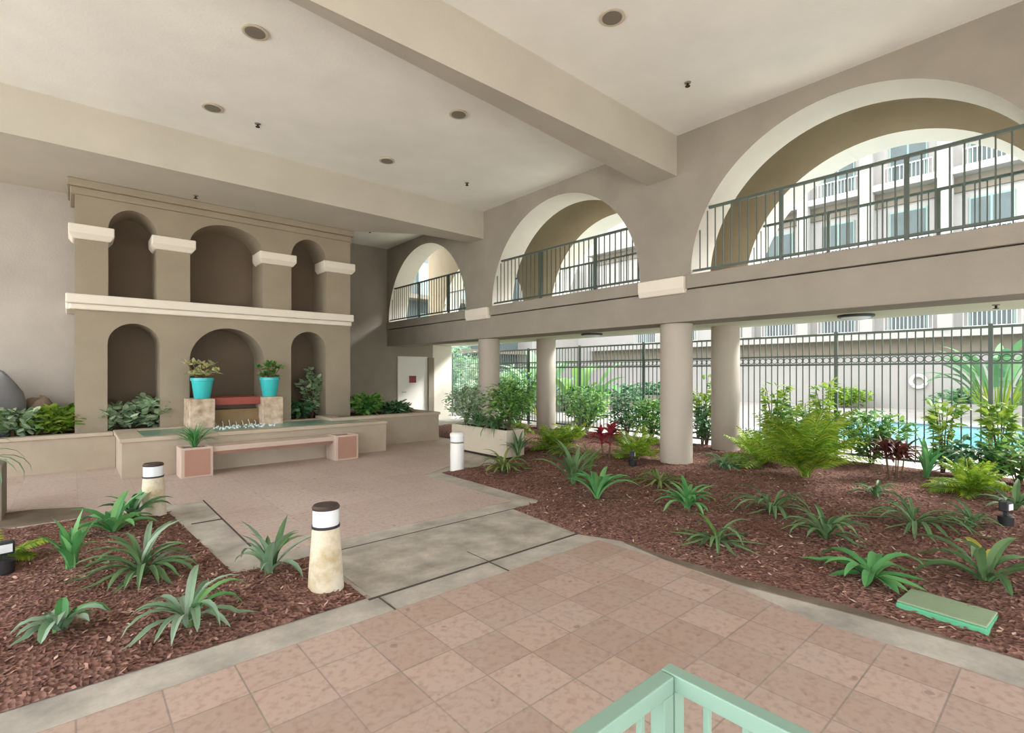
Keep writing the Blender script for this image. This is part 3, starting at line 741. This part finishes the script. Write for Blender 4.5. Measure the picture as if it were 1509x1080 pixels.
def shrub(name, x, y, h, r, n, mat, lab, seed, L=.10, w=.05, z=.04, stems=6, sparse=False, cat='shrub', group='shrubs along the pool fence', base=.15, flowers=None):
    rr = random.Random(seed); t = thing(name, lab, cat, (x, y, z), group); m = MB(); st = MB()
    tips = []
    for i in range(stems):
        a = 6.283*i/stems+rr.uniform(-.4, .4); q = r*rr.uniform(.25, .85); hh = h*rr.uniform(.65, 1.0)
        tip = Vector((q*cos(a), q*sin(a), hh)); mid = Vector((tip.x*.35, tip.y*.35, hh*.5))
        st.tube([(0.02*cos(a), .02*sin(a), 0), mid, tip], [.012, .009, .004], 5); tips.append((mid, tip))
    for i in range(int(n*1.7)):
        if sparse or rr.random() < .35:
            mid, tip = rr.choice(tips); s_ = rr.random()**.7 if sparse else rr.random()
            p = mid.lerp(tip, s_) if rr.random() < .75 else Vector((0, 0, 0)).lerp(mid, rr.uniform(.4, 1))
            p = p+Vector((rr.gauss(0, .03), rr.gauss(0, .03), rr.gauss(0, .02)))
        else:
            a = rr.uniform(0, 6.283); u = rr.uniform(-1, 1); rad = rr.uniform(.55, 1)
            sn = sqrt(1-u*u); bump_ = 1+.18*sin(3*a+seed)+.15*sin(5*u+seed)
            p = Vector((r*rad*sn*cos(a)*bump_, r*rad*sn*sin(a)*bump_, h*(base+(1-base)*(.5+.5*u*rad))))
        az = math.atan2(p.y, p.x)+rr.uniform(-1.2, 1.2)
        leaf_quad(m, p, az, rr.uniform(-.5, .9), L*rr.uniform(.7, 1.3), w*rr.uniform(.7, 1.2), rr)
    m.build('foliage', M[mat], t); st.build('stems', M['trunk'], t, True)
    return t

def fern(name, x, y, h, r, n, lab, seed, mat='fern', group='lime green ferns', z=.05, lw=.028, cat='fern', er=(.45, 1.45)):
    rr = random.Random(seed); t = thing(name, lab, cat, (x, y, z), group); m = MB(); st = MB()
    for i in range(n):
        az = 6.283*(i+rr.uniform(-.4, .4))/n*1.0+i*2.4; e = rr.uniform(*er); L = sqrt(h*h*sin(e)**2+r*r*cos(e)**2)*rr.uniform(.85, 1.15)
        p = Vector((rr.uniform(-.05, .05), rr.uniform(-.05, .05), 0)); pts = [p.copy()]; d0 = Vector((cos(az), sin(az), 0)); sd = Vector((-sin(az), cos(az), 0)); k = 11; bend = rr.uniform(.5, 1.3)
        for j in range(k):
            dv = d0*cos(e)+Vector((0, 0, sin(e))); p = p+dv*(L/k); pts.append(p.copy())
            if j > 1:
                ll = L*.30*sin(pi*(.18+.80*j/k))+.03
                for sg in (1, -1):
                    for q_ in (0, .5):
                        pp = p-dv*(L/k)*q_; d = (sd*sg*.85+dv*.5).normalized(); u = Vector((0, 0, 1))
                        a1 = pp+d*ll*.5+u*.01; a2 = pp+d*ll-u*ll*.22
                        m.add([pp, a1+dv*lw*.5, a2, a1-dv*lw*.5], [(0, 1, 2, 3)])
            e -= bend/k
        st.tube(pts, [.006]*len(pts), 4)
    m.build('fronds', M[mat], t); st.build('stems', M['fern'], t)
fern('lime_fern', 8.36, 2.80, 1.12, .5, 52, 'largest feathery lime fern, before the pool fence right of the column', 41, er=(.75, 1.5))
fern('lime_fern', 8.95, 3.75, .66, .55, 34, 'low wide lime fern beside the second column foot', 42)
fern('lime_fern', 8.85, .98, .48, .5, 30, 'low lime fern at the far right of the bed', 43)
fern('lime_fern', 7.9, 5.55, .6, .4, 30, 'round lime fern left of the nearest column', 44)
fern('lime_fern', 7.45, 7.15, .6, .5, 30, 'lime fern close by the white planter box', 45)
fern('lime_fern', -.5, 5.98, .40, .2, 12, 'small yellow fern behind the spotlight at the left picture edge', 46)
fern('lime_fern', 8.5, 7.7, .55, .5, 18, 'lime fern in front of the fence column by the white planter', 47)

def cordyline(x, y, h, n, mat, lab, seed):
    rr = random.Random(seed); t = thing('cordyline', lab, 'plant', (x, y, .05), 'red-leaved cordylines')
    st = MB(); m = MB()
    for i in range(n):
        a = 6.283*i/n; q = Vector((.07*cos(a), .07*sin(a), 0)); hh = h*rr.uniform(.5, .75); tp = q*1.8+Vector((0, 0, hh))
        st.tube([q, q*1.5+Vector((0, 0, hh*.5)), tp], [.010, .009, .008], 6)
        for k in range(16): strap_leaf(m, tp-Vector((0, 0, rr.uniform(0, .12))), rr.uniform(0, 6.28), h*rr.uniform(.3, .48), .065, rr.uniform(.3, 1.4), rr.uniform(.8, 1.6), rr, n=5)
    st.build('stems', M['trunk'], t, True); m.build('leaves', M[mat], t, True)
cordyline(9.2, 1.88, .8, 5, 'maroon', 'maroon cordyline on thin stems before the pool', 51)
cordyline(7.5, 5.9, .68, 4, 'red', 'crimson cordyline left of the nearest column', 52)

# shrubs by the fence
sh = [
 (10.45, 2.45, .98, .48, 420, 'bush', 'glossy rounded shrub right of the largest lime fern', 0),
 (10.5, 3.15, 1.45, .34, 120, 'bushy', 'sparse yellow-green shrub rising behind the largest lime fern', 1),
 (10.45, 4.05, 1.70, .30, 150, 'bushy', 'tallest thin yellow-topped shrub right of the second column', 1),
 (10.35, 3.7, 1.05, .42, 320, 'bush', 'dense green shrub between the thin tall ones', 0),
 (10.4, 1.50, 1.22, .28, 120, 'bushy', 'thin yellow-green shrub in front of the pool right of the maroon plant', 1),
 (10.4, .85, 1.25, .32, 140, 'bushy', 'thin yellow-green shrub against the right fence post', 1),
 (10.1, 1.15, .62, .42, 260, 'bushd', 'low dark shrub below the right fence post', 0),
 (10.0, .62, .7, .4, 240, 'bush', 'bright low shrub at the right end of the fence', 0),
 (10.6, 5.65, 1.6, .25, 130, 'bushy', 'thin shrub seen between the two near columns', 1),
 (10.5, 5.5, .9, .3, 200, 'bushd', 'dark shrub low between the two near columns', 0),
 (10.3, 6.75, 1.02, .55, 480, 'bush', 'wide leafy shrub left of the nearest column', 0),
 (10.5, 7.6, 1.15, .5, 380, 'bushd', 'dark leafy shrub beneath the fence left of the wide one', 0),
 (10.5, 8.9, 1.25, .6, 440, 'bush', 'light green bush right of the far fence column', 0),
 (10.2, 11.3, 1.75, .7, 560, 'bush', 'tall bright bush between the far columns', 0),
 (10.1, 12.6, 1.35, .6, 420, 'mintleaf', 'greyish bush left of the far column', 0),
 (10.3, 13.6, 1.3, .5, 360, 'mintleaf', 'greyish bush beside the pale wall strip', 0),
 (7.6, 8.6, .45, .35, 200, 'bushy', 'low yellowish shrub just behind the white planter', 0),
]
for i, (x, y, h, r, n, mt, lab, sp_) in enumerate(sh):
    shrub('shrub', x, y, h, r, n, mt, lab, 100+i, L=.135 if not sp_ else .15, w=.07 if not sp_ else .08, stems=5 if sp_ else 7, sparse=bool(sp_))

# white planter box with its plants
t = thing('planter_box', 'long white planter box with overflowing green plants on the court edge', 'planter', (0, 0, 0))
PX0, PX1, PY0, PY1, PH = 6.12, 6.58, 7.15, 8.95, .56
m = MB().box(PX0, PY0, .05, PX1, PY0+.05, PH).box(PX0, PY1-.05, .05, PX1, PY1, PH).box(PX0, PY0+.05, .05, PX0+.05, PY1-.05, PH).box(PX1-.05, PY0+.05, .05, PX1, PY1-.05, PH)
m.build('box', M['reveal'], t, bevel=.01)
MB().box(PX0+.03, PY0+.03, 0, PX1-.03, PY1-.03, .06).build('plinth', M['dark'], t)
MB().box(PX0+.04, PY0+.04, .06, PX1-.04, PY1-.04, PH-.03).build('soil', M['soil'], t)
gp = 'plants in the white planter box'
shrub('shrub', 6.40, 7.42, .98, .46, 620, 'bush', 'dark bushy shrub at the near end of the white planter box', 150, z=PH-.04, group=gp, L=.10, w=.05)
shrub('shrub', 6.35, 8.72, .85, .45, 460, 'mintleaf', 'greyish shrub at the far end of the white planter box', 151, z=PH-.04, group=gp, L=.10, w=.05)
strap('trailing_plant', 6.28, 8.2, 90, .55, .03, (.6, 1.4), (.8, 2.2), 'bushd', 'grassy trailing plant in the middle of the white planter box', 152, z=PH-.04, group=gp)
strap('trailing_plant', 6.28, 7.65, 90, .52, .034, (.5, 1.4), (1.0, 2.3), 'strap', 'grassy trailing plant spilling over the front of the white planter box', 153, z=PH-.04, group=gp)
strap('vine', 6.3, 7.02, 20, .55, .06, (.9, 1.5), (.3, 1.4), 'strap', 'slender green plant growing up the end of the white planter box', 154, group=gp)

# turquoise pots
def pot(x, y, z, lab, seed, mat):
    t = thing('potted_plant', lab, 'potted plant', (x, y, z), 'turquoise potted plants')
    MB().lathe([(.125, 0), (.135, .01), (.178, .33), (.192, .335), (.195, .39), (.175, .39), (.17, .34)], 32).build('pot', M['turq'], t, True)
    MB().lathe([(.17, .32), (.165, .345)], 24).build('soil', M['soil'], t)
    rr = random.Random(seed); m = MB(); st = MB()
    for i in range(15):
        a = 6.283*i/15+rr.uniform(-.3, .3); q = rr.uniform(.05, .26); hh = rr.uniform(.42, .68)
        tp = Vector((q*cos(a), q*sin(a), hh)); st.tube([(tp.x*.3, tp.y*.3, .34), (tp.x*.7, tp.y*.7, .34+(hh-.34)*.6), tp], [.008]*3, 5)
        for k in range(9): leaf_quad(m, tp, rr.uniform(0, 6.28), rr.uniform(-.1, 1.2), rr.uniform(.09, .16), .065, rr)
    m.build('foliage', M[mat], t); st.build('stems', M['trunk'], t, True)
pot(1.86, 11.02, 1.16, 'turquoise pot with pale succulent on the left stone pedestal', 61, 'pale')
pot(3.05, 11.02, 1.16, 'turquoise pot with green-leaved plant on the right stone pedestal', 62, 'bush')

# plant in the bench planter box, plants in raised beds
strap('spider_plant', 1.49, 9.45, 60, .50, .02, (.8, 1.5), (.4, 1.9), 'strapb', 'grassy spider plant in the terracotta box by the bench', 63, z=.43, group='plants in the terracotta boxes')
gl = 'plants in the raised beds'
for i, (x, y, h, r, n, mt, lab) in enumerate([
  (.62, 11.75, .52, .34, 260, 'mintleaf', 'pale leafy plant below the left niche beside the basin'),
  (1.18, 11.75, .62, .36, 260, 'mintleaf', 'pale leafy plant below the left niche towards the pot'),
  (-.22, 11.7, .48, .36, 280, 'bushy', 'lime leafy plant before the small brown boulder'),
  (-.72, 11.6, .5, .32, 220, 'mintleaf', 'grey-green leafy plant before the tall grey boulder'),
  (-1.15, 11.5, .5, .3, 200, 'bushy', 'yellow-green plant at the left picture edge in the raised bed'),
  (4.2, 11.85, 1.15, .3, 150, 'mintleaf', 'tall wispy plant in the right lower niche'),
  (3.85, 11.8, .42, .3, 160, 'bushd', 'dark low plant in the right lower niche'),
  (5.35, 11.4, .58, .36, 360, 'bush', 'bright green bushy plant in the right raised planter'),
  (6.05, 11.3, .34, .28, 260, 'bushd', 'dark low plant near the end of the right raised planter'),
 ]):
    shrub('leafy_plant', x, y, h, r, n, mt, lab, 170+i, L=.16, w=.09, z=.58, group=gl, cat='plant', sparse=(h > 1))

# planter cut by the left edge
t = thing('planter_box', 'grey planter at the left picture edge with long drooping leaves', 'planter', (-.86, 8.2, 0))
m = MB().box(-.28, -.28, 0, .28, -.22, .62).box(-.28, .22, 0, .28, .28, .62).box(-.28, -.22, 0, -.22, .22, .62).box(.22, -.22, 0, .28, .22, .62)
m.build('box', M['greypost'], t, bevel=.01); MB().box(-.22, -.22, .05, .22, .22, .58).build('soil', M['soil'], t)
m = MB(); rr = random.Random(5)
for i in range(18): strap_leaf(m, (0, 0, .56), 6.283*i/18+rr.uniform(-.2, .2), rr.uniform(.5, .75), .035, rr.uniform(.7, 1.3), rr.uniform(1.4, 2.4), rr)
m.build('leaves', M['strapgrey'], t, True)

# ------------------------------------------------------------------ beyond the fence
BX = 29.0
t = thing('apartment_building', 'white apartment building across the pool with balconies and teal windows', 'building', (0, 0, 0))
MB().box(BX, -16, -.02, BX+6, 44, 14.2).build('wall', M['bldg'], t)
for k, zf in enumerate((3.5, 6.95, 10.4, 13.8)):
    MB().box(BX-.75, -16, zf-.3, BX+.02, 24, zf).build('balcony_slab', M['bldg'], t)
    q = MB().box(BX-.12, -16, zf-.95, BX+.02, 24, zf-.3).build('frieze', M['bldgband'], t); q['label'] = 'greige band under the balcony'
WY = [-.1, 2.6, 5.4, 8.2, 11.0, 13.8, 16.6, 19.4]
for zf in (3.5, 6.95, 10.4):
    for i, y in enumerate(WY):
        fr = MB().box(BX-.07, y-.70, zf+.1, BX+.01, y+.70, zf+2.2).build('window', M['teal'], t)
        MB().box(BX-.09, y-.64, zf+.16, BX-.06, y-.04, zf+2.12).box(BX-.09, y+.04, zf+.16, BX-.06, y+.64, zf+2.12).build('pane', M['bldgdark'], fr)
        m = MB().box(BX-.2, y-.9, zf+.82, BX-.16, y+.9, zf+.87).box(BX-.2, y-.9, zf+.1, BX-.16, y+.9, zf+.14)
        for q_ in range(13): m.box(BX-.19, y-.9+.148*q_-.012, zf+.1, BX-.17, y-.9+.148*q_+.012, zf+.85)
        m.build('window_rail', M['rail_w'], fr)
for y in (-1.5, 4.0, 6.85, 9.6, 12.4, 18.0): MB().box(BX-.8, y-.25, 3.5, BX-.4, y+.25, 13.8).build('pillar', M['bldg'], t)
# lower block closing the garden on the left
t = thing('garden_building', 'grey-shaded building wing behind the garden with white walls at its end', 'building', (0, 0, 0))
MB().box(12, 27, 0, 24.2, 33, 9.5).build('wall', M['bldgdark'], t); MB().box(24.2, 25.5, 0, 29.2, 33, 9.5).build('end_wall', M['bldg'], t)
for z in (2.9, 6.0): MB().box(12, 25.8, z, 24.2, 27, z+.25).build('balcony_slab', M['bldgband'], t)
for z in (2.9, 6.0):
    for x in (13.5, 16, 18.5, 21): MB().box(x, 26.9, z+.3, x+1.4, 27.02, z+2.4).build('window', M['teal'], t)
# wall with life ring
t = thing('life_ring', 'white life ring hanging on the wall across the pool', 'life ring', (BX-.09, 5.02, 1.25))
MB().torus((0, 0, 0), .27, .075, 'x', 24, 8).build('ring', M['white'], t, True)
for a in (pi/4, 3*pi/4, 5*pi/4, 7*pi/4): MB().torus((0, .27*cos(a), .27*sin(a)), .082, .012, 'z', 10, 5).build('strap', M['greypost'], t, True)
# plants beyond
shrub('hedge', BX-1.0, 7.6, .95, .9, 420, 'bushy', 'clipped yellowish hedge against the wall across the pool', 200, L=.22, w=.14, z=-.02, group='plants across the pool')
m = MB().box(BX-2.2, -4, -.02, BX-.3, 4.2, .38)
tag(m.build('low_planter', M['bldg']), 'low pale planter wall across the pool at right', 'planter')
for i, (x, y, h, r, n, mt, lab) in enumerate([
   (BX-1.2, 3.4, 1.0, .9, 260, 'fargreen', 'rounded shrub in the low planter across the pool'),
   (BX-1.2, .9, 1.4, .9, 260, 'fargreen', 'rounded shrub at the right end across the pool'),
   (15.0, 16.0, 2.0, 1.3, 420, 'fargreen', 'bushy shrub behind the fence in the far garden'),
   (14.0, 18.5, 2.3, 1.5, 460, 'fargreen', 'large hazy shrub behind the fence left of the far column'),
   (13.2, 20.5, 3.2, 1.7, 520, 'fargreen', 'tall hazy shrub against the shaded building wing'),
   (15.8, 22.0, 3.0, 1.7, 460, 'fargreen', 'hazy green shrub near the shaded building wing'),
   (12.3, 15.8, 2.2, .9, 420, 'mintleaf', 'pale green shrub outside the fence beside the door wall'),
   (17.5, 15.2, 1.1, .9, 260, 'bushd', 'dark shrub along the far planting strip'),
   (20.0, 15.0, 1.1, .9, 240, 'bushd', 'dark shrub farther along the far planting strip'),
   (22.5, 15.2, 1.2, .9, 240, 'bushd', 'dark shrub near the white end wall'),
   (12.6, 10.9, 1.3, .8, 360, 'bush', 'green shrub outside the fence near the banana plant'),
   (13.0, 14.6, 1.6, 1.0, 420, 'fargreen', 'hazy shrub outside the fence behind the bright bush'),
  ]):
    shrub('garden_shrub', x, y, h, r, n, mt, lab, 210+i, L=.28, w=.15, z=-.02, group='plants beyond the fence')
m = MB().box(15.5, 14.3, -.02, 26, 16.4, .5)
tag(m.build('low_planter', M['bldgband']), 'low planter strip with dark shrubs in the far garden', 'planter')
def broadleaf(x, y, n, L, w, lab, seed, mat='bush', z=-.02, e=(.9, 1.45)):
    rr = random.Random(seed); t = thing('banana_plant', lab, 'plant', (x, y, z), 'broad-leaved plants beyond the fence'); m = MB(); st = MB()
    for i in range(n):
        a = 6.283*i/n+rr.uniform(-.3, .3); el = rr.uniform(*e); l0 = L*rr.uniform(.45, .7)
        b0 = Vector((.12*cos(a), .12*sin(a), 0)); tp = b0+Vector((cos(a)*cos(el), sin(a)*cos(el), sin(el)))*l0
        st.tube([b0, tp], [.03, .018], 6); strap_leaf(m, tp, a, L*rr.uniform(.55, .75), w, el-.1, rr.uniform(.6, 1.6), rr, .12, 8)
    m.build('leaves', M[mat], t, True); st.build('stems', M['fern'], t, True)
broadleaf(12.2, 10.6, 9, 1.9, .42, 'banana-like plant with big leaves behind the fence by the far column', 231)
broadleaf(24.0, 2.0, 38, 2.6, .3, 'big broad-leaved clump beyond the pool at right', 232, 'fargreen')
broadleaf(13.0, 13.2, 9, 2.3, .45, 'broad-leaved plant in the garden behind the far bushes', 233, 'fargreen')

# ------------------------------------------------------------------ light, sky, camera
wd = bpy.data.worlds.new('sky'); S.world = wd; wd.use_nodes = True
nt = wd.node_tree; bg = nt.nodes['Background']
tc = N(nt, 'ShaderNodeTexCoord'); sx = N(nt, 'ShaderNodeSeparateXYZ'); nt.links.new(tc.outputs['Generated'], sx.inputs[0])
col = ramp(nt, sx.outputs['Z'], [(0, lin('#e9ecee')), (.5, lin('#f2f4f7')), (1, lin('#e6ecf4'))])
nt.links.new(col, bg.inputs['Color']); bg.inputs['Strength'].default_value = 3.6
def sun(name, d, e, ang, col):
    l = bpy.data.lights.new(name, 'SUN'); l.energy = e; l.angle = radians(ang); l.color = col
    o = bpy.data.objects.new(name, l); C.objects.link(o); o.rotation_euler = Vector(d).to_track_quat('-Z', 'Y').to_euler(); return o
sun('hazy_sun', (-1.0, .6, -.85), 8.0, 20, (1, .98, .95))

cam = bpy.data.cameras.new('camera'); co = bpy.data.objects.new('camera', cam); C.objects.link(co)
th = math.atan2(649, 741)
co.location = (0, 0, 1.65); co.rotation_euler = (pi/2, 0, -th)
cam.sensor_fit = 'HORIZONTAL'; cam.sensor_width = 36; cam.lens = 741/1509*36; cam.shift_y = 9/1509; cam.clip_start = .05; cam.clip_end = 300
S.camera = co
S.view_settings.view_transform = 'Standard'; S.view_settings.look = 'None'; S.view_settings.gamma = 1; S.view_settings.exposure = 0.58
S.view_settings.use_curve_mapping = False
S.cycles.max_bounces = 12; S.cycles.diffuse_bounces = 8
